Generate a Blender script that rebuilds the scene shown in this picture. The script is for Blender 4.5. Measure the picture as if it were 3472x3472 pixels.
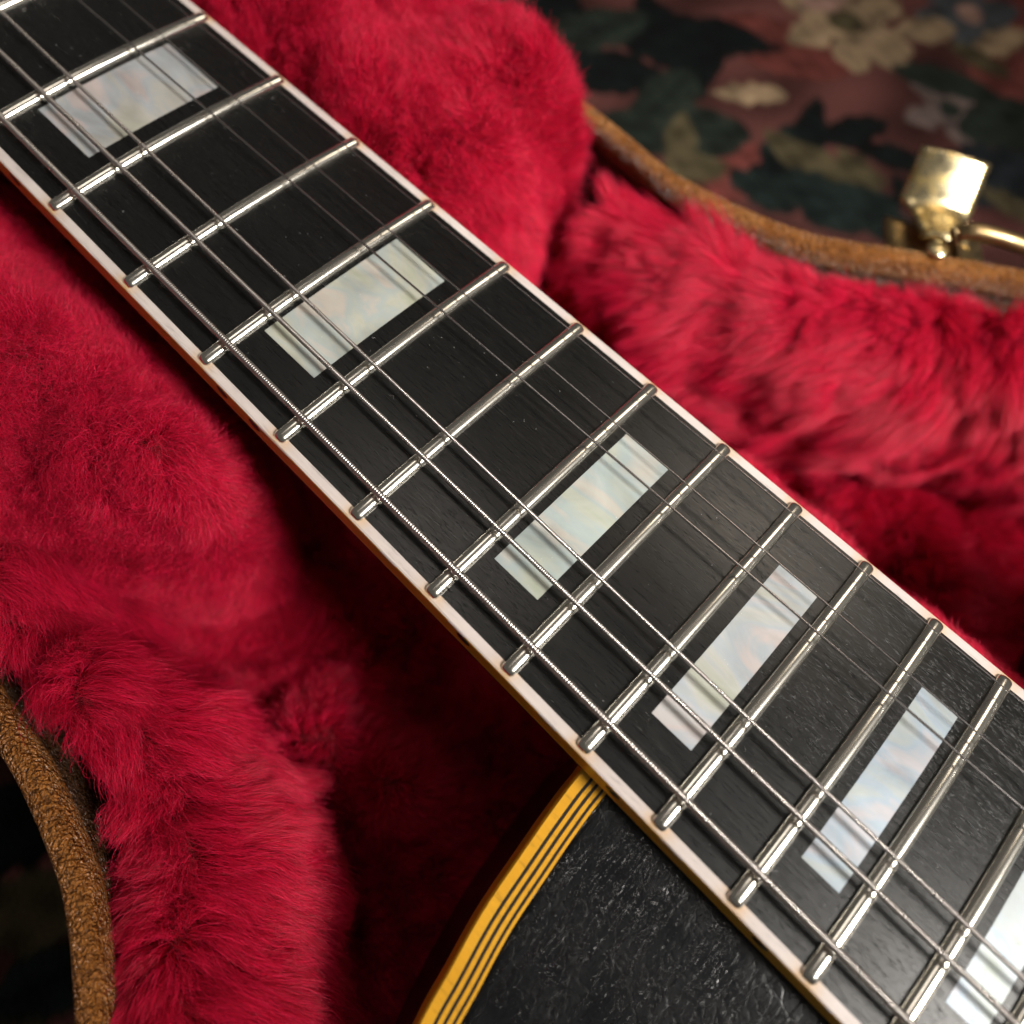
import bpy, bmesh, math, random
import numpy as np
from mathutils import Vector, Matrix, kdtree

rng = np.random.default_rng(7)
random.seed(7)
for o in list(bpy.data.objects):
    bpy.data.objects.remove(o)
sc = bpy.context.scene
COL = sc.collection

# ------------------------------------------------------------------ camera
CAM_R = np.array([[0.71664005, 0.68908521, 0.10765043],      # right
                  [0.66977061, -0.63691161, -0.3817734],     # down
                  [-0.1945106, 0.3456952, -0.91796539]])     # forward
CAM_C = np.array([0.37117611, -0.04932301, 0.10891957])
CAM_F = 2638.4267 / 3472.0                                   # focal length / frame width
cd = bpy.data.cameras.new('camera')
cam = bpy.data.objects.new('camera', cd)
COL.objects.link(cam)
m = Matrix.Identity(4)
for i in range(3):
    m[i][0] = CAM_R[0][i]; m[i][1] = -CAM_R[1][i]; m[i][2] = -CAM_R[2][i]; m[i][3] = CAM_C[i]
cam.matrix_world = m
cd.sensor_width = 36; cd.lens = 36 * CAM_F
cd.clip_start = 0.005; cd.clip_end = 20
cd.dof.use_dof = True; cd.dof.focus_distance = 0.120; cd.dof.aperture_fstop = 9.5
sc.camera = cam

# ------------------------------------------------------------------ light
w = bpy.data.worlds.new('World'); sc.world = w; w.use_nodes = True
w.node_tree.nodes['Background'].inputs[0].default_value = (1.0, 0.93, 0.84, 1)
w.node_tree.nodes['Background'].inputs[1].default_value = 0.085
def lamp(name, kind, loc, target, power, color, size, **kw):
    l = bpy.data.lights.new(name, kind); l.energy = power; l.color = color
    if kind == 'AREA':
        l.shape = kw.get('shape', 'DISK'); l.size = size
    else:
        l.shadow_soft_size = size
    for k, v in kw.items():
        if k != 'shape':
            setattr(l, k, v)
    o = bpy.data.objects.new(name, l); COL.objects.link(o)
    o.location = loc
    o.rotation_euler = (Vector(target) - Vector(loc)).to_track_quat('-Z', 'Y').to_euler()
    return o
lamp('table_lamp', 'SPOT', (0.90, 0.16, 0.54), (0.390, 0.092, -0.01), 92, (1.0, 0.95, 0.88), .19,
     spot_size=math.radians(25), spot_blend=.80)
lamp('neck_rest_fill', 'SPOT', (0.02, 0.10, 0.80), (0.222, -0.008, 0.0), 15, (1.0, 0.90, 0.80), 0.30,  # unseen fill spot, added to brighten the plush neck rest
     spot_size=math.radians(16), spot_blend=1.0)
lamp('carpet_fill', 'AREA', (0.45, 0.95, 1.2), (0.32, 0.28, -.1), 2.4, (1.0, 0.86, 0.70), 0.45)  # unseen area fill, added to lift the dim carpet

sc.view_settings.view_transform = 'Standard'
sc.view_settings.look = 'None'
sc.view_settings.exposure = 0.28
sc.view_settings.gamma = 1.0
sc.view_settings.use_curve_mapping = False
sc.cycles.use_denoising = True
sc.cycles.max_bounces = 5; sc.cycles.diffuse_bounces = 2; sc.cycles.use_adaptive_sampling = True; sc.cycles.adaptive_threshold = .03
try:
    sc.cycles_curves.shape = 'RIBBONS'
    sc.cycles_curves.subdivisions = 2
except Exception:
    pass
sc.render.film_transparent = False

# ------------------------------------------------------------------ helpers
def at(u, v, z):
    """photo pixel (1932 px wide frame) to the point on the level z"""
    d = np.array([(u / 1932 - .5) / CAM_F, (v / 1932 - .5) / CAM_F, 1.0]) @ CAM_R
    return CAM_C + d * ((z - CAM_C[2]) / d[2])

def link(name, data, mat=None, parent=None, base=None):
    o = bpy.data.objects.new(name, data); COL.objects.link(o)
    for mm in (mat if isinstance(mat, (list, tuple)) else [mat]):
        if mm is not None:
            data.materials.append(mm)
    if parent is not None:
        o.parent = parent
        if parent.type == 'EMPTY':
            o.location = -Vector(parent.location)      # meshes keep world coordinates
    return o

def empty(name, loc, label, cat):
    o = bpy.data.objects.new(name, None); COL.objects.link(o)
    o.location = loc; o.empty_display_size = .01
    o['label'] = label; o['category'] = cat
    return o

def mesh_from(name, verts, faces, smooth=True):
    me = bpy.data.meshes.new(name)
    me.from_pydata([tuple(map(float, v)) for v in verts], [], faces)
    me.update()
    if smooth:
        me.polygons.foreach_set('use_smooth', np.ones(len(me.polygons), bool))
    return me

def grid_faces(nu, nv, wrap_v=False):
    f = []
    for i in range(nu - 1):
        for j in range(nv if wrap_v else nv - 1):
            j2 = (j + 1) % nv
            f.append((i * nv + j, (i + 1) * nv + j, (i + 1) * nv + j2, i * nv + j2))
    return f

def grid_mesh(name, P, wrap_v=False, caps=False, flip=False):
    nu, nv = P.shape[:2]
    F = grid_faces(nu, nv, wrap_v)
    if caps:
        F.append(tuple(range(nv)))
        F.append(tuple((nu - 1) * nv + j for j in reversed(range(nv))))
    if flip:
        F = [tuple(reversed(x)) for x in F]
    return mesh_from(name, P.reshape(-1, 3), F)

def tube(name, pts, rad, sides=10, caps=True):
    """round tube along pts (n,3); rad scalar or (n,)"""
    pts = np.asarray(pts, float); n = len(pts)
    rad = np.broadcast_to(np.asarray(rad, float), (n,))
    t = np.gradient(pts, axis=0); t /= np.linalg.norm(t, axis=1)[:, None]
    up = np.array([0, 0, 1.0]); 
    if abs(t[0] @ up) > .9: up = np.array([1.0, 0, 0])
    b = np.cross(t, up); b /= np.linalg.norm(b, axis=1)[:, None]
    c = np.cross(b, t)
    a = np.linspace(0, 2 * np.pi, sides, endpoint=False)
    P = pts[:, None] + rad[:, None, None] * (np.cos(a)[None, :, None] * b[:, None] + np.sin(a)[None, :, None] * c[:, None])
    return grid_mesh(name, P, wrap_v=True, caps=caps)

def spline(pts, n):
    """Catmull-Rom through pts, n samples, even in arc length"""
    P = np.asarray(pts, float)
    E = np.vstack([2 * P[0] - P[1], P, 2 * P[-1] - P[-2]])
    out = []
    for i in range(1, len(E) - 2):
        t = np.linspace(0, 1, 24, endpoint=False)[:, None]
        p0, p1, p2, p3 = E[i - 1], E[i], E[i + 1], E[i + 2]
        out.append(.5 * (2 * p1 + (p2 - p0) * t + (2 * p0 - 5 * p1 + 4 * p2 - p3) * t ** 2 + (3 * p1 - p0 - 3 * p2 + p3) * t ** 3))
    out.append(P[-1:]); Q = np.vstack(out)
    s = np.r_[0, np.cumsum(np.linalg.norm(np.diff(Q, axis=0), axis=1))]
    u = np.linspace(0, s[-1], n)
    return np.stack([np.interp(u, s, Q[:, k]) for k in range(Q.shape[1])], 1)

class Noise:
    """smooth noise: sum of sines in random directions"""
    def __init__(self, scale, seed, n=14, dims=1):
        r = np.random.default_rng(seed)
        d = r.normal(size=(n, 3)); d /= np.linalg.norm(d, axis=1)[:, None]
        self.k = d * (2 * np.pi / scale) * r.uniform(.55, 1.7, (n, 1))
        self.p = r.uniform(0, 2 * np.pi, (n, dims)); self.a = r.normal(size=(n, dims)) / math.sqrt(n / 2) 
    def __call__(self, P):
        ph = P @ self.k.T
        out = np.zeros((len(P), self.p.shape[1]))
        for j in range(self.p.shape[1]):
            out[:, j] = (np.sin(ph + self.p[:, j]) * self.a[:, j]).sum(1)
        return out

# ------------------------------------------------------------------ materials
class M:
    def __init__(self, name):
        self.m = bpy.data.materials.new(name); self.m.use_nodes = True
        self.t = self.m.node_tree; self.b = self.t.nodes['Principled BSDF']
        self.co = self.t.nodes.new('ShaderNodeTexCoord')
    def n(self, kind, **kw):
        x = self.t.nodes.new('ShaderNode' + kind)
        for k, v in kw.items():
            if k in x.inputs: x.inputs[k].default_value = v
            else: setattr(x, k, v)
        return x
    def l(self, a, b): self.t.links.new(a, b)
    def set(self, **kw):
        for k, v in kw.items(): self.b.inputs[k.replace('_', ' ')].default_value = v
    def coord(self, scale=(1, 1, 1), rot=(0, 0, 0)):
        mp = self.n('Mapping'); mp.inputs['Scale'].default_value = scale; mp.inputs['Rotation'].default_value = rot
        self.l(self.co.outputs['Object'], mp.inputs[0]); return mp.outputs[0]
    def noise(self, scale, detail=4, rough=.6, vec=None, dist=0):
        x = self.n('TexNoise'); x.inputs['Scale'].default_value = scale; x.inputs['Detail'].default_value = detail
        x.inputs['Roughness'].default_value = rough; x.inputs['Distortion'].default_value = dist
        self.l(vec if vec is not None else self.co.outputs['Object'], x.inputs['Vector']); return x.outputs[0]
    def ramp(self, fac, stops, interp='LINEAR'):
        r = self.n('ValToRGB'); r.color_ramp.interpolation = interp
        e = r.color_ramp.elements
        while len(e) < len(stops): e.new(.5)
        for x, (p, c) in zip(e, stops):
            x.position = p; x.color = (c if len(c) == 4 else (*c, 1)) if hasattr(c, '__len__') else (c, c, c, 1)
        self.l(fac, r.inputs[0]); return r.outputs[0]
    def mix(self, fac, a, b, mode='MIX'):
        x = self.n('Mix', data_type='RGBA', blend_type=mode)
        for s, v in ((0, fac), (6, a), (7, b)):
            if hasattr(v, 'links'): self.l(v, x.inputs[s])
            elif isinstance(v, (int, float)): x.inputs[s].default_value = v
            else: x.inputs[s].default_value = (*v, 1)
        return x.outputs[2]
    def math(self, op, a, b=0.0):
        x = self.n('Math', operation=op)
        for s, v in ((0, a), (1, b)):
            if hasattr(v, 'links'): self.l(v, x.inputs[s])
            else: x.inputs[s].default_value = v
        return x.outputs[0]
    def bump(self, h, dist, strength=1.0):
        x = self.n('Bump'); x.inputs['Distance'].default_value = dist; x.inputs['Strength'].default_value = strength
        self.l(h, x.inputs['Height'])
        prev = self.b.inputs['Normal']
        if prev.links: self.l(prev.links[0].from_socket, x.inputs['Normal'])
        self.l(x.outputs[0], prev)

def mat_ebony():
    a = M('ebony')
    v = a.coord((190, 3600, 3600))
    grain = a.noise(1.0, 5, .65, v)
    v2 = a.coord((700, 8000, 8000))
    pores = a.noise(1.0, 2, .5, v2)
    pmask = a.ramp(pores, [(.28, 1.0), (.40, 0.0)])
    base = a.ramp(grain, [(.3, (.0018, .0020, .0020)), (.55, (.0034, .0033, .0032)), (.75, (.009, .008, .0073))])
    a.l(base, a.b.inputs['Base Color'])
    rgh = a.ramp(grain, [(.25, .24), (.75, .36)])
    a.l(rgh, a.b.inputs['Roughness'])
    h = a.math('SUBTRACT', a.math('MULTIPLY', grain, .35), pmask)
    a.bump(h, .000042, .75)
    fine = a.noise(5200, 2, .6)
    a.bump(fine, .000012, .5)
    a.set(Specular_IOR_Level=.5)
    return a.m

def mat_pearl():
    a = M('mother_of_pearl')
    info = a.n('ObjectInfo')
    add = a.n('VectorMath', operation='ADD')
    a.l(a.coord((42, 80, 40)), add.inputs[0])
    comb = a.n('CombineXYZ'); r20 = a.math('MULTIPLY', info.outputs['Random'], 40.0)
    for i in range(3): a.l(r20, comb.inputs[i])
    a.l(comb.outputs[0], add.inputs[1])
    n1 = a.noise(1.0, 4, .55, add.outputs[0], 1.6)
    n2 = a.noise(1.5, 4, .5, add.outputs[0], 1.1)
    c1 = a.ramp(n1, [(.25, (.46, .49, .39)), (.42, (.55, .56, .52)), (.52, (.47, .53, .57)), (.62, (.62, .56, .54)), (.78, (.58, .60, .60))])
    c2 = a.ramp(n2, [(.28, .56), (.5, .78), (.72, .92)])
    col = a.mix(1.0, c1, c2, 'MULTIPLY')
    a.l(a.mix(1.0, col, info.outputs['Color'], 'MULTIPLY'), a.b.inputs['Base Color'])
    a.set(Roughness=.38, Metallic=.15, Specular_IOR_Level=.4)
    a.bump(n2, .00012, .3)
    return a.m

def mat_metal(name, col, rough, scratch=0.0, coord=(1, 1, 1), tarnish=None):
    a = M(name)
    a.set(Base_Color=(*col, 1), Metallic=1.0, Roughness=rough)
    if tarnish:
        n = a.noise(300, 3, .5)
        a.l(a.ramp(n, [(.35, tarnish), (.6, col)]), a.b.inputs['Base Color'])
        a.l(a.ramp(n, [(.3, rough * 1.5), (.7, rough * .8)]), a.b.inputs['Roughness'])
    if scratch:
        a.bump(a.noise(1.0, 3, .6, a.coord(coord)), .00003, scratch)
    return a.m

def mat_binding(name, c0, c1, rough, stain=False):
    a = M(name)
    n = a.noise(95, 5, .6)
    col = a.ramp(n, [(.3, c0), (.7, c1)])
    scuff = a.noise(1.0, 4, .65, a.coord((220, 1400, 1400)))
    col = a.mix(1.0, col, a.ramp(scuff, [(.30, .72), (.42, .96), (.7, 1.04)]), 'MULTIPLY')
    if stain:
        at_ = a.n('Attribute', attribute_name='stain')
        ns = a.math('MULTIPLY', at_.outputs['Fac'], a.ramp(a.noise(700, 3), [(.3, .3), (.7, 1.0)]))
        col = a.mix(ns, col, (.55, .33, .13))
    a.l(col, a.b.inputs['Base Color'])
    a.set(Roughness=rough, Subsurface_Weight=.0)
    a.bump(a.noise(1.0, 3, .6, a.coord((300, 3000, 3000))), .00002, .5)
    return a.m

def mat_lacquer():
    a = M('aged_black_lacquer')
    a.set(Base_Color=(.0035, .0040, .0050, 1), Specular_IOR_Level=.5)
    big = a.noise(130, 4, .55)
    rot = (0, 0, math.radians(14))
    lines = a.noise(1.0, 4, .7, a.coord((1500, 60, 400), rot), .6)
    ridge = a.ramp(lines, [(.47, 0.0), (.50, 1.0), (.53, 0.0)])
    vor = a.n('TexVoronoi', feature='DISTANCE_TO_EDGE'); vor.inputs['Scale'].default_value = 420
    warp = a.n('VectorMath', operation='ADD')
    wn = a.n('TexNoise'); wn.inputs['Scale'].default_value = 260; wn.inputs['Detail'].default_value = 3
    a.l(a.co.outputs['Object'], wn.inputs['Vector'])
    sc_ = a.n('VectorMath', operation='SCALE'); sc_.inputs['Scale'].default_value = .004
    a.l(wn.outputs[1], sc_.inputs[0]); a.l(a.co.outputs['Object'], warp.inputs[0]); a.l(sc_.outputs[0], warp.inputs[1])
    a.l(warp.outputs[0], vor.inputs['Vector'])
    crack = a.ramp(vor.outputs['Distance'], [(0.0, 0.0), (.12, 1.0)])
    fine = a.noise(800, 3, .55)
    h = a.math('ADD', a.math('MULTIPLY', ridge, .8), a.math('MULTIPLY', fine, .22))
    h = a.math('ADD', h, a.math('MULTIPLY', crack, .22))
    mask = a.ramp(big, [(.3, .25), (.65, 1.0)])
    h = a.math('MULTIPLY', h, mask)
    a.bump(h, .00014, .85)
    a.l(a.ramp(big, [(.3, .17), (.7, .30)]), a.b.inputs['Roughness'])
    return a.m

def mat_fur(name, c0, c1):
    a = M(name)
    hi = a.n('HairInfo')
    col = a.ramp(hi.outputs['Random'], [(0, tuple(x * .5 for x in c0)), (.45, c0), (.85, c1), (1, tuple(min(1, x * 1.1 + .02) for x in c1))])
    a.l(col, a.b.inputs['Base Color'])
    a.set(Roughness=.42, Specular_IOR_Level=.45, Sheen_Weight=.08, Sheen_Roughness=.4, Sheen_Tint=(1, .35, .45, 1))
    tr = a.n('BsdfTranslucent'); a.l(col, tr.inputs['Color'])
    mx = a.n('MixShader'); mx.inputs[0].default_value = .32
    a.l(a.b.outputs[0], mx.inputs[1]); a.l(tr.outputs[0], mx.inputs[2])
    out = [x for x in a.t.nodes if x.type == 'OUTPUT_MATERIAL'][0]
    a.l(mx.outputs[0], out.inputs['Surface'])
    return a.m

def mat_backing():
    a = M('plush_backing')
    n = a.noise(300, 4, .6)
    a.l(a.ramp(n, [(.3, (.16, .003, .010)), (.7, (.26, .005, .017))]), a.b.inputs['Base Color'])  # darker than the pile: shade between fibres put into the colour, gaps look deep
    a.set(Roughness=.95)
    a.bump(n, .002, .8)
    return a.m

def mat_leather(name, dark, mid, lightc, spec_rough, scale):
    a = M(name)
    v = a.n('TexVoronoi', feature='F1'); v.inputs['Scale'].default_value = scale; v.inputs['Randomness'].default_value = 1
    warp = a.n('VectorMath', operation='ADD'); wn = a.n('TexNoise'); wn.inputs['Scale'].default_value = scale * .6
    a.l(a.co.outputs['Object'], wn.inputs['Vector'])
    s = a.n('VectorMath', operation='SCALE'); s.inputs['Scale'].default_value = .0022
    a.l(wn.outputs[1], s.inputs[0]); a.l(a.co.outputs['Object'], warp.inputs[0]); a.l(s.outputs[0], warp.inputs[1])
    a.l(warp.outputs[0], v.inputs['Vector'])
    d = v.outputs['Distance']
    n = a.noise(160, 4, .6)
    col = a.ramp(n, [(.3, dark), (.5, mid), (.72, lightc)])
    col = a.mix(a.ramp(d, [(.45, 0.0), (.75, .7)]), col, tuple(x * .35 for x in dark))
    a.l(col, a.b.inputs['Base Color'])
    a.l(a.ramp(n, [(.3, spec_rough), (.7, spec_rough + .14)]), a.b.inputs['Roughness'])
    a.set(Specular_IOR_Level=.65)
    h = a.math('SUBTRACT', 1.0, d)
    a.bump(h, .0012, 1.0)
    a.bump(a.noise(2400, 3, .6), .00012, .6)
    return a.m

def mat_carpet():
    a = M('woven_floral_carpet')
    c = a.n('Attribute', attribute_name='pattern')
    v = a.n('TexVoronoi'); v.inputs['Scale'].default_value = 620
    a.l(a.co.outputs['Object'], v.inputs['Vector'])
    n = a.noise(900, 4, .7)
    sp = a.ramp(n, [(.25, .7), (.7, 1.2)])
    a.l(a.mix(1.0, c.outputs['Color'], sp, 'MULTIPLY'), a.b.inputs['Base Color'])
    a.set(Roughness=.95, Specular_IOR_Level=.1)
    a.bump(a.math('ADD', a.math('MULTIPLY', v.outputs['Distance'], -1.0), n), .0016, .9)
    return a.m

EBONY = mat_ebony(); PEARL = mat_pearl()
NICKEL = mat_metal('nickel_fret', (.72, .69, .62), .20)
STEEL = mat_metal('plain_steel', (.50, .47, .46), .22)
WOUND = mat_metal('wound_nickel', (.60, .56, .53), .26, 0, (1, 1, 1), (.46, .42, .40))
BRASS = mat_metal('brass', (.80, .68, .42), .22, .3, (400, 400, 400), (.62, .46, .20))
BRONZE = mat_metal('dull_bronze', (.34, .24, .12), .34, .2, (400, 400, 400), (.22, .15, .07))
BIND_TOP = mat_binding('scraped_cream_binding', (.54, .47, .445), (.64, .57, .54), .42, True)
BIND_SIDE = mat_binding('yellowed_binding', (.60, .30, .022), (.68, .36, .035), .36)
PLY_CREAM = mat_binding('amber_ply', (.66, .31, .010), (.74, .37, .018), .36)
PLY_BLACK = mat_binding('black_ply', (.010, .009, .008), (.016, .014, .012), .35)
LACQUER = mat_lacquer()
NECK_BLACK = mat_binding('black_neck_lacquer', (.008, .007, .007), (.014, .012, .012), .25)
DOT = mat_binding('black_dot', (.006, .006, .006), (.01, .01, .01), .3)
FUR = mat_fur('crimson_plush', (.66, .005, .046), (.95, .014, .098))
BACKING = mat_backing()
LEATHER_TAN = mat_leather('tan_grained_vinyl', (.24, .085, .017), (.36, .135, .028), (.46, .195, .050), .22, 1400)
SHELL = mat_leather('brown_shell_vinyl', (.085, .032, .010), (.12, .048, .016), (.16, .066, .022), .22, 1400)
CARPET = mat_carpet()
DUST = mat_binding('pale_lint', (.75, .75, .74), (.9, .9, .9), .8)

# ------------------------------------------------------------------ carpet
def build_carpet():
    x = np.concatenate([np.linspace(-1.2, .10, 14)[:-1], np.arange(.10, .56, .0013), np.linspace(.56, 1.6, 12)])
    y = np.concatenate([np.linspace(-1.2, -.20, 12)[:-1], np.arange(-.20, .50, .0013), np.linspace(.50, 1.8, 14)])
    X, Y = np.meshgrid(x, y, indexing='ij')
    P = np.stack([X, Y, np.zeros_like(X)], -1).reshape(-1, 3)
    col = np.tile(np.array([.070, .025, .022]), (len(P), 1))
    nz = Noise(.05, 3)(P)[:, 0:1]; nf = Noise(.013, 5)(P)[:, 0:1]
    col = col * (1 + .35 * nz) 
    edge = .0016 * Noise(.009, 8)(P)[:, 0] + .0022 * Noise(.02, 9)(P)[:, 0]
    def leaf(cx, cy, ln, wd, ang, c, bend=0.0, vein=None):
        nonlocal col
        ca, sa = math.cos(math.radians(ang)), math.sin(math.radians(ang))
        dx, dy = P[:, 0] - cx, P[:, 1] - cy
        u = (dx * ca + dy * sa) / (ln / 2); v_ = -dx * sa + dy * ca
        v_ = v_ - bend * (u ** 2 - .4)
        half = wd / 2 * np.clip(1 - u ** 2, 0, 1) ** .7
        inside = np.clip((half - np.abs(v_) + edge * .28) / .0014, 0, 1) * (np.abs(u) < 1.0)
        a_ = inside[:, None]
        cc = np.array(c) * (1 + .25 * nf)
        if vein is not None:
            vm = np.clip(1 - np.abs(v_) / .0012, 0, 1)[:, None]
            cc = cc * (1 - vm) + np.array(vein) * vm
        col = col * (1 - a_) + cc * a_
    def flower(cx, cy, r, n, c, cc, ph=0):
        for k in range(n):
            a_ = ph + 360 * k / n
            leaf(cx + .55 * r * math.cos(math.radians(a_)), cy + .55 * r * math.sin(math.radians(a_)), r * 1.05, r * .62, a_, c, vein=tuple(x * .8 for x in c))
        leaf(cx, cy, r * .55, r * .55, 0, cc)
    BLK = (.0028, .0042, .0042); GRN = (.011, .015, .0115); TEAL = (.0072, .0115, .0105); OLV = (.050, .040, .021)
    TAN = (.20, .14, .085); PINK = (.21, .125, .10); BLUE = (.045, .050, .056); LIL = (.10, .072, .066)
    RED = (.095, .025, .021)
    # far side, seen beyond the case
    for q in ((.31, .37, .09, .05, 40), (.335, .34, .07, .04, 80), (.29, .19, .05, .03, 60), (.26, .26, .06, .035, 20)):
        leaf(*q, RED)
    for q in ((.2364, .2316, .055, .024, 60), (.225, .217, .045, .020, 10), (.245, .222, .05, .02, 110), (.2194, .1873, .06, .028, 40),
              (.1947, .1894, .06, .03, 120), (.223, .2261, .05, .02, 150), (.24, .245, .05, .02, 30)):
        leaf(*q, BLK)
    for q in ((.2682, .194, .042, .028, 50), (.248, .1957, .05, .022, 95), (.205, .205, .05, .024, 70), (.256, .178, .04, .02, 20)):
        leaf(*q, GRN, vein=BLK)
    leaf(.2645, .1854, .03, .014, 120, OLV); leaf(.2782, .177, .032, .016, 60, OLV)
    leaf(.2675, .226, .034, .013, 48, TAN)
    flower(.2684, .2956, .030, 6, TAN, OLV, 15); leaf(.293, .2907, .034, .013, 10, TAN); leaf(.255, .30, .03, .014, 70, PINK)
    flower(.3019, .3468, .026, 6, BLUE, PINK, 0); leaf(.2949, .3211, .032, .017, 60, TAN)
    leaf(.3211, .3424, .036, .016, 75, TAN); leaf(.3206, .3242, .03, .014, 10, OLV)
    leaf(.2975, .2155, .050, .022, 95, TEAL, vein=BLK)
    for q in ((.3007, .2013, .042, .020, 80), (.2954, .2303, .038, .015, 115), (.3077, .244, .034, .017, 70), (.3251, .2448, .034, .014, 25), (.3358, .2506, .03, .014, 35)):
        leaf(*q, BLK)
    leaf(.3094, .2201, .052, .020, 20, OLV, .006); leaf(.322, .226, .03, .016, -20, OLV)
    for q in ((.314, .2038, .036, .022, 40), (.33, .2095, .042, .026, 60), (.343, .2132, .034, .02, 20), (.302, .190, .03, .018, 10)):
        leaf(*q, TEAL, vein=BLK)
    flower(.328, .288, .022, 5, LIL, GRN, 30); leaf(.3388, .2883, .028, .014, 130, LIL); leaf(.318, .300, .05, .018, 30, GRN); leaf(.3489, .3007, .05, .03, 60, GRN)
    leaf(.3587, .2682, .06, .034, 50, (.008, .010, .012)); leaf(.372, .262, .03, .012, 10, OLV); leaf(.345, .232, .03, .014, 160, BLK)
    # near corner beside the brown rim
    leaf(.3339, -.1263, .026, .018, 70, TEAL, vein=BLK); leaf(.3194, -.1213, .032, .018, 40, OLV); leaf(.3007, -.1145, .034, .022, 60, BLK)
    leaf(.345, -.137, .03, .015, 20, OLV); leaf(.31, -.137, .03, .02, 100, TEAL)
    # the rest of the carpet goes on in the same manner
    r = np.random.default_rng(21)
    for k in range(26):
        px, py = r.uniform(.1, .56), r.uniform(-.2, .5)
        if .2 < px < .40 and py > .16: continue
        if -.13 > py > -.2 or py > .2:
            leaf(px, py, r.uniform(.03, .055), r.uniform(.012, .026), r.uniform(0, 180), random.choice([BLK, GRN, TEAL, OLV, TAN, LIL]))
    me = grid_mesh('carpet', P.reshape(len(x), len(y), 3), flip=True)
    ca_ = me.color_attributes.new('pattern', 'FLOAT_COLOR', 'POINT')
    ca_.data.foreach_set('color', np.c_[np.clip(col * 1.4, .003, 1), np.ones(len(col))].astype(np.float32).ravel())
    o = link('carpet', me, CARPET); o.location = (0, 0, FLOOR_Z)
    o['kind'] = 'structure'; o['label'] = 'dark red floral carpet with green leaves under the case'; o['category'] = 'carpet'
    me.update()
FLOOR_Z = -.100
build_carpet()

# ------------------------------------------------------------------ the case
case = empty('guitar_case', (.35, 0, FLOOR_Z + .001), 'brown vinyl guitar case standing open on the carpet, lined with crimson plush', 'guitar case')
RIM_Z = -.0195
LEFT = spline([(.10, -.080), (.20, -.080), (.28, -.0812), (.3145, -.0828), (.3269, -.0843), (.3372, -.0867), (.3463, -.0906), (.3561, -.0964),
               (.37, -.106), (.39, -.122), (.42, -.140), (.47, -.152), (.54, -.153), (.60, -.150)], 180)
RIGHT = spline([(.10, .083), (.20, .0845), (.2811, .0851), (.2977, .0849), (.3147, .0850), (.3412, .0936), (.3615, .1084), (.3842, .1256),
                (.41, .142), (.45, .156), (.52, .160), (.60, .155)], 180)
def inward(path, side):
    t = np.gradient(path, axis=0); t /= np.linalg.norm(t, axis=1)[:, None]
    n = np.stack([-t[:, 1], t[:, 0]], 1)
    return n if side < 0 else -n
def sweep(path, nrm, prof):
    """prof (k,2) or (n,k,2): inward offset and height"""
    prof = np.broadcast_to(prof, (len(path),) + np.asarray(prof).shape[-2:])
    return np.concatenate([path[:, None] + prof[..., :1] * nrm[:, None], prof[..., 1:]], -1)
for side, path, rim_name in ((-1, LEFT, 'rim'), (1, RIGHT, 'rim')):
    n = inward(path, side)
    th = .0023
    prof = np.array([(-th, FLOOR_Z + .001), (-th, RIM_Z - .003), (th - .0006, RIM_Z - .003), (th - .0006, FLOOR_Z + .001)])
    P = sweep(path, n, prof)
    me = grid_mesh('shell_wall', P, wrap_v=True, caps=True, flip=side > 0)
    me.polygons.foreach_set('use_smooth', np.zeros(len(me.polygons), bool))
    link('shell_wall', me, SHELL, case)
    a = np.linspace(0, 2 * np.pi, 18, endpoint=False)
    wob = Noise(.012, 30 + side)(np.c_[path, np.zeros(len(path))])[:, 0] * .00012
    ring = np.stack([np.sign(np.cos(a)) * np.abs(np.cos(a)) ** .7 * .0024, -.0034 + np.sign(np.sin(a)) * np.abs(np.sin(a)) ** .75 * .0036], 1)
    pr = np.broadcast_to(ring, (len(path), 18, 2)).copy(); pr[..., 1] += RIM_Z + wob[:, None]; pr[..., 0] += wob[:, None]
    me = grid_mesh('rim', sweep(path, n, pr), wrap_v=True, caps=True, flip=side > 0)
    link('rim', me, LEATHER_TAN, case)
me = mesh_from('shell_base', [(.10, -.08, 0), (.60, -.15, 0), (.60, .155, 0), (.10, .083, 0)], [(0, 1, 2, 3)], False)
bmb = bmesh.new()
lo = [bmb.verts.new((p[0], p[1], FLOOR_Z + .001)) for p in list(LEFT) + list(RIGHT[::-1])]
hi = [bmb.verts.new((p[0], p[1], FLOOR_Z + .006)) for p in list(LEFT) + list(RIGHT[::-1])]
for i in range(len(lo)):
    j = (i + 1) % len(lo); bmb.faces.new((lo[i], lo[j], hi[j], hi[i]))
bmb.faces.new(hi); bmb.faces.new(lo[::-1]); bmesh.ops.triangulate(bmb, faces=bmb.faces[:])
me = bpy.data.meshes.new('shell_base'); bmb.to_mesh(me); bmb.free()
link('shell_base', me, SHELL, case)

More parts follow.
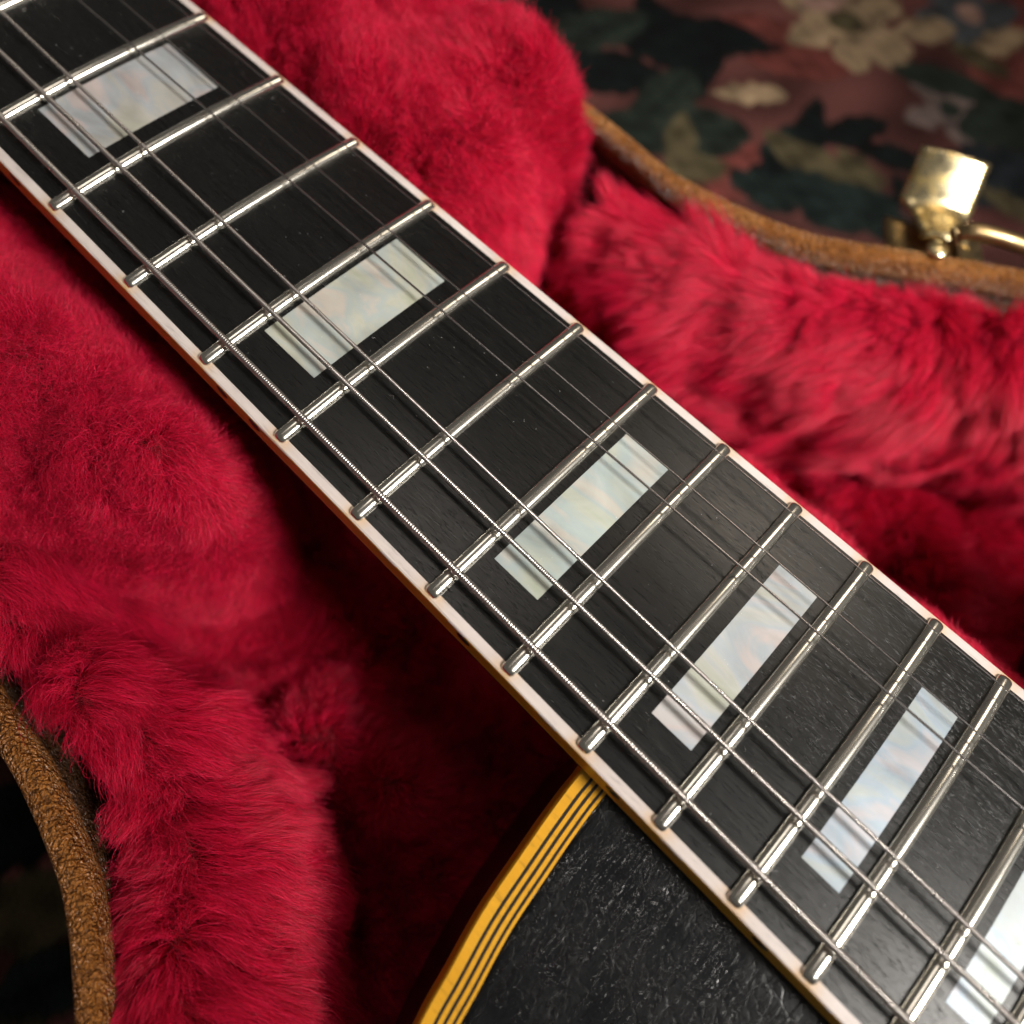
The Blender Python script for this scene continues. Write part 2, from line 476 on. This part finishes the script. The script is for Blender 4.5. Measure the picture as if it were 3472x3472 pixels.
# padded plush walls
def pad(path, side, s0, thick, seed, x0):
    k = path[:, 0] > x0
    path = path[k]; n = inward(path, side)
    nb = Noise(.035, seed, dims=2)(np.c_[path, np.zeros(len(path))])
    base = np.array([(0, -.070), (.0, -.040), (.0015, -.030), (.005, -.0255), (.010, -.024), (.016, -.0255), (.0215, -.031), (.0245, -.040), (.0245, -.052), (.0215, -.062), (.021, -.070)])
    base = spline(base, 40)
    pr = np.repeat(base[None], len(path), 0)
    s0 = np.interp(path[:, 0], *s0)
    sc_ = np.interp(path[:, 0], *thick) / .0245
    pr[..., 0] = s0[:, None] + pr[..., 0] * sc_[:, None] * (1 + .04 * nb[:, :1])
    pr[..., 1] += .0012 * nb[:, 1:] * np.clip((pr[..., 1] + .07) / .03, 0, 1)
    P = sweep(path, n, pr)
    q = P.reshape(-1, 3); d = Noise(.018, seed + 1, dims=3)(q) * .0008
    P = (q + d).reshape(P.shape)
    return grid_mesh('wall_padding', P, flip=side > 0)
pad_l = link('wall_padding', pad(LEFT, -1, ([.28, .315, .328, .338, .36, .5], [.005, .0055, .0065, .0050, .0035, .0035]), ([.28, .313, .326, .336, .346, .353, .364, .42], [.012, .009, .0145, .017, .0230, .0240, .0215, .022]), 41, .284), BACKING, case)
pad_r = link('wall_padding', pad(RIGHT, 1, ([.28, .5], [.0058, .0058]), ([.30, .312, .33, .36, .42], [.014, .019, .024, .025, .025]), 52, .304), BACKING, case)

# neck rest: a thick plush block with a valley for the neck
def neck_rest():
    xs = np.linspace(.10, .330, 120); ys = np.linspace(-.078, .0745, 110)
    X, Y = np.meshgrid(xs, ys, indexing='ij')
    P2 = np.stack([X, Y, 0 * X], -1).reshape(-1, 3)
    nb = Noise(.04, 61)(P2)[:, 0].reshape(X.shape)
    n2 = Noise(.016, 62)(P2)[:, 0].reshape(X.shape)
    top = np.where(Y < 0, -.0055, -.0015) + .0018 * nb + .0008 * n2
    valley = np.exp(-(np.abs(Y) / np.where(Y < 0, .0345 + .12 * np.clip(.285 - X, 0, .05), .0285)) ** 6)
    top = top * (1 - valley) + (-.026) * valley
    edge_y = np.where(Y < 0, np.clip((Y + .078) / .016, 0, 1), np.clip((.0745 - Y) / .014, 0, 1))
    top = top - .022 * (1 - np.sqrt(np.clip(1 - (1 - edge_y) ** 2, 0, 1)))
    xe = np.where(Y < 0, .3075 - .77 * np.clip(-Y - .037, 0, 1) - .5 * np.clip(Y + .037, 0, .03), .3035 - .22 * np.clip(Y - .03, 0, 1)) + .002 * nb
    u = np.clip((xe - X) / .014, 0, 1)
    z = top - .062 * (1 - np.sqrt(np.clip(1 - (1 - u) ** 2, 0, 1)))
    z = np.maximum(z, -.069)
    P = np.stack([X, Y, z], -1)
    return grid_mesh('neck_rest', P, flip=True)
def ensure_up(me):
    me.calc_loop_triangles()
    nz = np.array([p.normal.z * p.area for p in me.polygons]).sum()
    if nz < 0: me.flip_normals()
    return me
rest = link('neck_rest', ensure_up(neck_rest()), BACKING, case)

def floor_lining():
    xs = np.linspace(.29, .60, 90); t = np.linspace(-1, 1, 90)
    yl = np.interp(xs, LEFT[:, 0], LEFT[:, 1]); yr = np.interp(xs, RIGHT[:, 0], RIGHT[:, 1])
    Y = yl[:, None] + (t[None] + 1) / 2 * (yr - yl)[:, None]
    X = np.repeat(xs[:, None], 90, 1)
    P = np.stack([X, Y, 0 * X], -1).reshape(-1, 3)
    z = -.069 + .0022 * Noise(.03, 71)(P)[:, 0] + .0010 * Noise(.012, 72)(P)[:, 0]
    # soft hump where the lining rises towards the neck rest and the heel
    hump = np.exp(-((P[:, 1] + .050 - .10 * np.clip(P[:, 0] - .34, -.05, .05)) / .013) ** 2) * np.clip((P[:, 0] - .326) / .016, 0, 1) * np.clip((.374 - P[:, 0]) / .012, 0, 1)
    P[:, 2] = z + .015 * hump
    return ensure_up(grid_mesh('floor_lining', P.reshape(X.shape + (3,))))
floor_l = link('floor_lining', floor_lining(), BACKING, case)

# low smooth ridge of padding beside the heel
def heel_ridge():
    xs = np.linspace(.345, .47, 60); a = np.linspace(0, np.pi, 30)
    P = []
    for x in xs:
        e = math.sqrt(max(0.0, 1 - max(0.0, 1 - (x - .345) / .03) ** 2))
        h = .004 + .036 * e; hw = .006 + .012 * e; c = .0335 + .05 * max(0, x - .40)
        P.append([(x, c + hw * np.sign(math.cos(q)) * abs(math.cos(q)) ** .7, -.068 + h * math.sin(q) ** .7) for q in a])
    P = np.array(P); q = P.reshape(-1, 3); q = q + Noise(.022, 75, dims=3)(q) * .0010
    return ensure_up(grid_mesh('heel_padding', q.reshape(P.shape)))
ridge_r = link('heel_padding', heel_ridge(), BACKING, case)

# the pile: combed, clumped fibres
FLOW = Noise(.055, 81, n=20, dims=3); FLOW2 = Noise(.010, 82, n=24, dims=3); LENN = Noise(.022, 83); CURL = Noise(.004, 84, n=20, dims=3)
def visible(P, margin=.16):
    c = (P - CAM_C) @ CAM_R.T
    u = c[:, 0] / c[:, 2] * CAM_F; v = c[:, 1] / c[:, 2] * CAM_F
    return (c[:, 2] > .02) & (np.abs(u) < .5 + margin) & (np.abs(v) < .5 + margin)
def pile(owner, per_cm2, length, lean, rad, seed, comb=(0, 0, 0), clump=.0042, keep=None, clumpf=.62, curl=.04):
    me = owner.data; me.calc_loop_triangles()
    nv = len(me.vertices); co = np.empty(nv * 3); me.vertices.foreach_get('co', co); co = co.reshape(-1, 3)
    vn = np.empty(nv * 3); me.vertices.foreach_get('normal', vn); vn = vn.reshape(-1, 3)
    nt = len(me.loop_triangles); tr = np.empty(nt * 3, int); me.loop_triangles.foreach_get('vertices', tr); tr = tr.reshape(-1, 3)
    A, B, C_ = co[tr[:, 0]], co[tr[:, 1]], co[tr[:, 2]]
    area = np.linalg.norm(np.cross(B - A, C_ - A), axis=1) / 2
    vis = visible((A + B + C_) / 3)
    area = area * vis
    r = np.random.default_rng(seed)
    N = int(area.sum() * 1e4 * per_cm2)
    t = r.choice(nt, N, p=area / area.sum())
    u, v = r.random(N), r.random(N); f = u + v > 1; u[f] = 1 - u[f]; v[f] = 1 - v[f]
    p = A[t] + u[:, None] * (B - A)[t] + v[:, None] * (C_ - A)[t]
    n = vn[tr[t, 0]] * (1 - u - v)[:, None] + vn[tr[t, 1]] * u[:, None] + vn[tr[t, 2]] * v[:, None]
    n /= np.linalg.norm(n, axis=1)[:, None] + 1e-9
    if keep is not None:
        k = keep(p, n); p, n = p[k], n[k]; N = len(p)
    # clumps
    nc = max(10, int(N * (math.pi * (clump / 2) ** 2 * 1e4) ** -1 / per_cm2))
    ci = r.choice(N, nc, replace=False)
    kd = kdtree.KDTree(nc)
    for i, q in enumerate(p[ci]): kd.insert(q, i)
    kd.balance()
    warp = p + FLOW2(p) * .0009
    cid = np.fromiter((kd.find(q)[1] for q in warp), int, N)
    cp, cn = p[ci], n[ci]
    def direction(q, nn):
        d = FLOW(q) * .36 + FLOW2(q) * .20 + np.array(comb)
        d -= (d * nn).sum(1)[:, None] * nn
        return d
    cdir = direction(cp, cn) + r.normal(0, .16, (nc, 3))
    L = length * (1 + .13 * LENN(p)[:, 0]) * r.uniform(.72, 1.15, N)
    L = np.clip(L, length * .4, length * 1.7)
    Lc = length * (1 + .13 * LENN(cp)[:, 0]) * r.uniform(.85, 1.25, nc)
    dr = direction(p, n) + r.normal(0, .24, (N, 3))
    S = 6
    ts = np.linspace(0, 1, S)
    cl = (clumpf * r.uniform(.55, 1.15, N) * (r.random(N) > .06))[:, None]
    ph = r.uniform(0, 6.28, (N, 1)); ax1 = r.normal(size=(N, 3)); ax2 = r.normal(size=(N, 3))
    out = np.empty((N, S, 3))
    for i, tt in enumerate(ts):
        own = p + L[:, None] * (n * (tt - .34 * lean * tt * tt) + dr * lean * (.25 * tt + .55 * tt * tt))
        ctr = (cp + Lc[:, None] * (cn * (tt - .34 * lean * tt * tt) + cdir * lean * (.25 * tt + .55 * tt * tt)))[cid]
        kk = np.clip(cl * tt ** 1.1, 0, .97)
        q = own * (1 - kk) + ctr * kk
        q += (ax1 * np.sin(ph + 5.5 * tt) + ax2 * np.cos(ph * 1.7 + 4.2 * tt)) * (length * curl * tt)
        out[:, i] = q
    rr = rad * np.array([1.0, 1.0, .95, .85, .65, .28])[None] * r.uniform(.75, 1.25, (N, 1))
    cu = bpy.data.hair_curves.new('plush_pile')
    cu.add_curves([S] * N)
    cu.attributes['position'].data.foreach_set('vector', out.astype(np.float32).ravel())
    ra = cu.attributes.get('radius') or cu.attributes.new('radius', 'FLOAT', 'POINT')
    ra.data.foreach_set('value', rr.astype(np.float32).ravel())
    o = link('plush_pile', cu, FUR, owner)
    o['kind'] = 'stuff'
    print('pile', owner.name, N)
    return o
pile(rest, 2500, .0064, .85, .000030, 1, comb=(.35, -.1, 0), clump=.0019, clumpf=.5, curl=.09, keep=lambda p, n: (p[:, 0] > .21) & (np.abs(p[:, 1]) > .023))
pile(pad_l, 2200, .0070, 1.0, .000032, 2, comb=(.75, -.05, -.1), clump=.0024, clumpf=.6, curl=.06, keep=lambda p, n: (n[:, 1] > -.75) & (p[:, 2] > -.064))
pile(pad_r, 2200, .0076, 1.1, .000034, 3, comb=(-.45, -.6, -.5), clump=.0024, clumpf=.58, curl=.05, keep=lambda p, n: (n[:, 1] < .6) & (p[:, 2] > -.064))
pile(ridge_r, 1300, .0042, .7, .00005, 5, comb=(0, .3, -.2), clump=.002, clumpf=.3, keep=lambda p, n: (p[:, 0] < .455) & (p[:, 1] > .024))
pile(floor_l, 950, .0050, .8, .00005, 4, comb=(.4, 0, 0), clump=.0022, clumpf=.35, keep=lambda p, n: (p[:, 0] < .45) & ~((p[:, 0] > .395) & (p[:, 1] < .02)) & (np.abs(p[:, 1]) > .012))

# latch on the far wall
def build_latch():
    o_ = np.array([-.50, .866, 0]); l_ = np.array([.866, .50, 0]); z_ = np.array([0, 0, 1.0])
    O = np.array([.3672, .1275, -.0315])
    def plate(name, path, half, th, parent, mat, bulge=0.0, taper=None):
        """sheet metal: path (k,2) of outward distance, height; half width; bulge = crown across the width"""
        path = spline(path, 26); k = len(path); nw = 11
        tp = np.ones(k) if taper is None else np.interp(np.linspace(0, 1, k), *taper)
        tg = np.gradient(path, axis=0); tg /= np.linalg.norm(tg, axis=1)[:, None]; nn = np.stack([-tg[:, 1], tg[:, 0]], 1)
        s = np.linspace(-1, 1, nw)
        rows = []
        for sgn in (1, -1):
            R_ = []
            for i in range(k):
                off = nn[i] * (sgn * th / 2) + nn[i] * 0
                c = [O + l_ * (half * tp[i] * x) + o_ * (path[i, 0] + off[0] + nn[i, 0] * bulge * (1 - x * x)) + z_ * (path[i, 1] + off[1] + nn[i, 1] * bulge * (1 - x * x)) for x in s]
                R_.append(c)
            rows.append(np.array(R_))
        ring = np.concatenate([rows[0], rows[1][:, ::-1]], 1)
        me = grid_mesh(name, ring, wrap_v=True, caps=True, flip=True)
        return link(name, me, mat, parent)
    base = plate('latch', [(-.0085, -.030), (-.0085, -.014), (-.0080, -.004), (-.0045, .0000), (.004, -.0010), (.012, -.0022)], .0125, .0012, case, BRONZE, .0)
    base['label'] = 'brass latch hinged open on the outside of the case'
    plate('lever', [(.002, .0040), (.010, .0012), (.0176, -.0010), (.0222, .0024), (.0280, .0076)], .0094, .0011, base, BRASS, .0014, ([0, .48, .56, 1], [.62, .72, 1.0, .95]))
    # rivet
    c = at(1768, 472, -.0185)
    a = np.linspace(0, np.pi / 2, 6)
    P = np.array([[c + np.array([math.cos(b) * .0026 * math.cos(x), math.sin(b) * .0026 * math.cos(x), .0013 * math.sin(x)]) for b in np.linspace(0, 2 * np.pi, 14, endpoint=False)] for x in a])
    link('rivet', grid_mesh('rivet', P, wrap_v=True, caps=True), BRASS, base)
    # ears and wire bail
    pts = [at(1800, 432, -.018), at(1803, 455, -.020), at(1806, 486, -.024)]
    link('ear', tube('ear', spline(pts, 10), .0011, 10), BRONZE, base)
    pts = [at(1808, 442, -.019), at(1835, 437, -.0175), at(1880, 447, -.0175), at(1915, 458, -.018), at(1950, 470, -.019)]
    link('wire_bail', tube('wire_bail', spline(pts, 30), .0020, 12), BRONZE, base)
    pts = [at(1935, 447, -.018), at(1940, 470, -.020), at(1946, 498, -.024)]
    link('ear', tube('ear', spline(pts, 10), .0011, 10), BRONZE, base)
build_latch()

# ------------------------------------------------------------------ the guitar
guitar = empty('electric_guitar', (.40, 0, -.062), 'black electric guitar with pearl block inlays lying in the plush-lined case', 'guitar')
SCALE = .62865
fx = lambda k: SCALE * (1 - 2 ** (-k / 12))
width = lambda x: .0432 + (.0525 - .0432) * x / (SCALE / 2)
EDGE_Z = -.0012; RAD = .3048
def zs(x, y): return EDGE_Z + ((width(x) / 2) ** 2 - y * y) / (2 * RAD)
X0, X1 = .120, .4595
BW = .00175                                             # binding width

def slab(name, xs, ylo, yhi, ny, zoff, depth, mat, parent):
    """piece of board between two y limits (functions of x): crowned top, flat bottom"""
    top = []
    for x in xs:
        yy = np.linspace(ylo(x), yhi(x), ny)
        top.append([(x, y, zs(x, y) + zoff) for y in yy])
    top = np.array(top); bot = top.copy(); bot[..., 2] = depth if np.isscalar(depth) else depth(top)
    ring = np.concatenate([top, bot[:, ::-1]], 1)
    me = grid_mesh(name, ring, wrap_v=True, caps=True)
    me.polygons.foreach_set('use_smooth', np.zeros(len(me.polygons), bool))
    return link(name, me, mat, parent)
def fix_normals(o):
    b = bmesh.new(); b.from_mesh(o.data); bmesh.ops.recalc_face_normals(b, faces=b.faces[:]); b.to_mesh(o.data); b.free()

xs = np.linspace(X0, X1, 60)
board = slab('fretboard', xs, lambda x: -width(x) / 2 + BW, lambda x: width(x) / 2 - BW, 17, 0, -.0066, EBONY, guitar); fix_normals(board)

fr_x = np.array([fx(k) for k in range(5, 23)])
xb = np.linspace(X0, X1, 700)
for s in (-1, 1):
    lo_ = (lambda x: -width(x) / 2) if s < 0 else (lambda x: width(x) / 2 - BW)
    hi_ = (lambda x: -width(x) / 2 + BW) if s < 0 else (lambda x: width(x) / 2)
    P = []
    chip = Noise(.006, 90 + s)(np.c_[xb, 0 * xb, 0 * xb])[:, 0]
    for x, c in zip(xb, chip):
        a, b = lo_(x), hi_(x)
        outer, inner = (a, b) if s < 0 else (b, a)
        r_ = .00035 + .00008 * c
        sg = -s
        P.append([(x, inner, zs(x, inner) + .00002), (x, outer + sg * r_, zs(x, outer) + .00002), (x, outer + sg * .0001, zs(x, outer) - .00012), (x, outer, zs(x, outer) - r_ - .0001),
                  (x, outer, -.0064), (x, inner, -.0066)])
    me = grid_mesh('fretboard_binding', np.array(P), wrap_v=True, caps=True)
    me.polygons.foreach_set('use_smooth', np.zeros(len(me.polygons), bool))
    o = link('fretboard_binding', me, [BIND_TOP, BIND_SIDE], guitar); fix_normals(o)
    mi = np.array([0 if (p.normal.z > .35 or abs(p.normal.y) < .2) else 1 for p in me.polygons]); me.polygons.foreach_set('material_index', mi)
    st = me.attributes.new('stain', 'FLOAT', 'POINT')
    vx = np.array([v.co.x for v in me.vertices])
    d = np.abs(vx[:, None] - fr_x[None]).min(1)
    st.data.foreach_set('value', np.exp(-(d / .0021) ** 2).astype(np.float32))
    if s < 0:
        for k in (5, 7, 9, 12, 15, 17, 19, 21):
            xm = (fx(k) + fx(k - 1)) / 2
            for dx in ((-.004, .004) if k == 12 else (0,)):
                x_ = xm + dx; y_ = -width(x_) / 2 - .00004
                a_ = np.linspace(0, 2 * np.pi, 20, endpoint=False)
                Pd = np.array([[(x_ + .00130 * math.cos(q), y_ + e, zs(x_, y_) - .0017 + .00120 * math.sin(q)) for q in a_] for e in (.0005, 0)])
                link('side_dot', grid_mesh('side_dot', Pd, wrap_v=True, caps=True), DOT, o)

# frets
def fret(k):
    x = fx(k); hw = width(x) / 2 - .00055
    W, H = .00126, .00100
    ys = np.concatenate([-hw + .0009 * (1 - np.cos(np.linspace(0, np.pi / 2, 7))), np.linspace(-hw, hw, 26)[2:-2], hw - .0009 * (1 - np.cos(np.linspace(np.pi / 2, 0, 7)))])
    ang = np.linspace(0, np.pi, 23)
    P = []
    for y in ys:
        e = min(1.0, (hw - abs(y)) / .0009); e = math.sqrt(max(0.0, 1 - (1 - e) ** 2)); e = max(e, .02)
        row = [(x + W * (.35 + .65 * e) * math.cos(a) if e > .021 else x + W * .35 * math.cos(a), y, zs(x, y) + H * e * math.sin(a) - .00005) for a in ang]
        row += [(x + W * .3 * (1 if j == 1 else -1) , y, zs(x, y) - .0008) for j in (-1, 1)]
        P.append(row)
    me = grid_mesh('fret', np.array(P), wrap_v=True, caps=True)
    o = link('fret', me, NICKEL, board); fix_normals(o)
for k in range(6, 23): fret(k)

# pearl blocks
BLOCKS = {7: (.0133,), 9: (.2352, .2500, .01375), 12: (.2979, .3100, .0145), 15: (.3514, .3603, .0155), 17: (.3829, .3902, .0159), 19: (.4097, .4160, .0160), 21: (.4335, .4391, .0166)}
TINT = {7: (1.0, .96, .94, 1), 9: (1.0, .95, .94, 1), 12: (1.0, .99, .90, 1), 15: (.96, 1.0, .93, 1), 17: (1.0, .99, 1.0, 1), 19: (.90, .97, 1.06, 1), 21: (.88, .95, 1.06, 1)}
for k, q in BLOCKS.items():
    if k == 7:
        a, b = fx(6) + .0031, fx(7) - .0051; h = .0133
    else:
        a, b, h = q
    o = slab('inlay', np.linspace(a, b, 4), lambda x: -h, lambda x: h, 13, .00003, -.0030, PEARL, board); fix_normals(o)
    o.color = TINT[k]

# strings
STR = [(.000585, .00043, [-.0204, -.0215, -.0223]), (.000455, .00035, [-.0119, -.0126, -.0131]), (.00034, .00027, [-.0063, -.0072, -.0080]),
       (.000215, 0, [.0074, .0089, .0097]), (.000165, 0, [.0132, .0138, .0145]), (.000127, 0, [.0207, .0223, .0234])]
for r_, pitch, ys in STR:
    cf = np.polyfit([.257, .3488, .4062], ys, 1)
    def pos(x):
        y = np.polyval(cf, x)
        yy = np.clip(y, -width(x) / 2, width(x) / 2)
        z = EDGE_Z + ((width(x) / 2) ** 2 - yy ** 2) / (2 * RAD) + .0010 + .00055 + .0022 * (x - .12) / .34 * .55 + r_
        return np.stack([x, y, z], 1)
    if pitch:
        n = int((.50 - .125) / (pitch / 6)); x = np.linspace(.125, .50, n)
        prof = np.abs(np.sin(np.pi * (x - .125) / pitch + .4))
        rad = r_ * (.74 + .29 * prof ** .7)
        link('string', tube('string', pos(x), rad, 12), WOUND, guitar)
    else:
        x = np.linspace(.125, .50, 60)
        link('string', tube('string', pos(x), r_, 10), STEEL, guitar)

# neck back
P = []
for x in np.linspace(X0, .405, 24):
    hw = width(x) / 2 - .0002; dp = .0145 + .006 * max(0, (x - .36) / .045) ** 2
    P.append([(x, hw * math.cos(a), -.0067 - dp * abs(math.sin(a)) ** .85) for a in np.linspace(0, np.pi, 22)])
neck = link('neck', grid_mesh('neck', np.array(P), wrap_v=True, caps=True), NECK_BLACK, guitar); fix_normals(neck)

# body
def ztop(x, y):
    d = np.maximum(0, np.abs(y) - .027)
    return -.0080 - .0052 * (1 - np.exp(-d / .035)) - .02 * np.maximum(0, d - .06) 
OUT = spline([(.60, -.128), (.55, -.131), (.50, -.135), (.46, -.131), (.43, -.120), (.41, -.105), (.398, -.090), (.391, -.076), (.3874, -.0652), (.3859, -.0586), (.3840, -.0501), (.3828, -.0411),
              (.3820, -.0345), (.3815, -.028), (.3818, -.020), (.388, -.002), (.405, .016), (.436, .0265), (.452, .0290), (.4555, .040), (.452, .052), (.447, .064), (.443, .074), (.446, .084),
              (.455, .094), (.475, .108), (.51, .118), (.55, .116), (.60, .112)], 420)
CEN = np.array([.56, 0.0])
tn = np.gradient(OUT, axis=0); tn /= np.linalg.norm(tn, axis=1)[:, None]
inn = np.stack([tn[:, 1], -tn[:, 0]], 1)
if ((CEN - OUT) * inn).sum() < 0: inn = -inn
inn = np.where(((CEN - OUT) * inn).sum(1)[:, None] < 0, inn, inn)
def ring(off, dz=0.0):
    q = OUT + inn * off
    return np.c_[q, ztop(q[:, 0], q[:, 1]) + dz]
PLY = [(0, .00175, 1), (.00175, .0022, 0), (.0022, .00285, 1), (.00285, .0033, 0), (.0033, .00395, 1), (.00395, .00435, 0), (.00435, .00485, 1)]
inner = ring(.00485)
rows = [np.c_[inner[:, :2], inner[:, 2] - .004], inner]
for f in np.linspace(.02, 1, 60) ** 1.3:
    q = inner[:, :2] * (1 - f) + CEN * f
    rows.append(np.c_[q, ztop(q[:, 0], q[:, 1])])
body = link('body', ensure_up(grid_mesh('body', np.array(rows))), LACQUER, guitar)
for a, b, cream in PLY:
    g = .00002
    dz = .00003 if cream else -.00004
    A_, B_ = ring(a + (g if a else 0)), ring(b - g)
    A_[:, 2] += dz; B_[:, 2] += dz
    if a == 0:
        e1 = ring(0.0, -.00035); e2 = ring(.00032, dz)
        sd = np.c_[OUT, ztop(OUT[:, 0], OUT[:, 1]) - .0075]
        P = np.array([sd, e1, e2, B_, B_ - [0, 0, .0075]])
    else:
        P = np.array([A_ - [0, 0, .003], A_, B_, B_ - [0, 0, .003]])
    o = link('binding_ply', grid_mesh('binding_ply', P.transpose(1, 0, 2), wrap_v=True, caps=True), PLY_CREAM if cream else PLY_BLACK, body)
    o.data.polygons.foreach_set('use_smooth', np.zeros(len(o.data.polygons), bool)); fix_normals(o)
P = np.array([np.c_[OUT + inn * .0004, ztop(OUT[:, 0], OUT[:, 1]) - .007], np.c_[OUT + inn * .0004, np.full(len(OUT), -.058)], np.c_[OUT + inn * .004, np.full(len(OUT), -.0618)]]
             + [np.c_[(OUT + inn * .004) * (1 - f) + CEN * f, np.full(len(OUT), -.062)] for f in (.3, 1.0)])
side = link('body_side', grid_mesh('body_side', P), NECK_BLACK, guitar); fix_normals(side)

# lint and dust on the ebony
bmd = bmesh.new()
rd = np.random.default_rng(99)
for i in range(230):
    x = rd.uniform(.22, .452); y = rd.uniform(-1, 1) * (width(x) / 2 - .002)
    a_ = rd.uniform(0, 6.28)
    fib = rd.random() < .10
    ln = rd.uniform(.0005, .0012) if fib else rd.uniform(.00005, .00013); wd = .00003 if fib else ln * .8
    z = zs(x, y) + .00006
    bend = rd.normal(0, .3) * ln
    pts = []
    for s in (-1, 0, 1):
        ox, oy = s * ln / 2, bend * (1 - s * s)
        px_, py_ = x + ox * math.cos(a_) - oy * math.sin(a_), y + ox * math.sin(a_) + oy * math.cos(a_)
        nx, ny = -math.sin(a_) * wd / 2, math.cos(a_) * wd / 2
        k_ = 1.0 if s == 0 else .45
        pts.append([bmd.verts.new((px_ + nx * k_, py_ + ny * k_, z)), bmd.verts.new((px_ - nx * k_, py_ - ny * k_, z)), bmd.verts.new((px_, py_, z + wd * .6))])
    for p, q in zip(pts[:-1], pts[1:]):
        for i_, j_ in ((0, 2), (2, 1), (1, 0)):
            bmd.faces.new((p[i_], q[i_], q[j_], p[j_]))
me = bpy.data.meshes.new('lint'); bmd.to_mesh(me); bmd.free()
o = link('lint', me, DUST, board); o['kind'] = 'stuff'
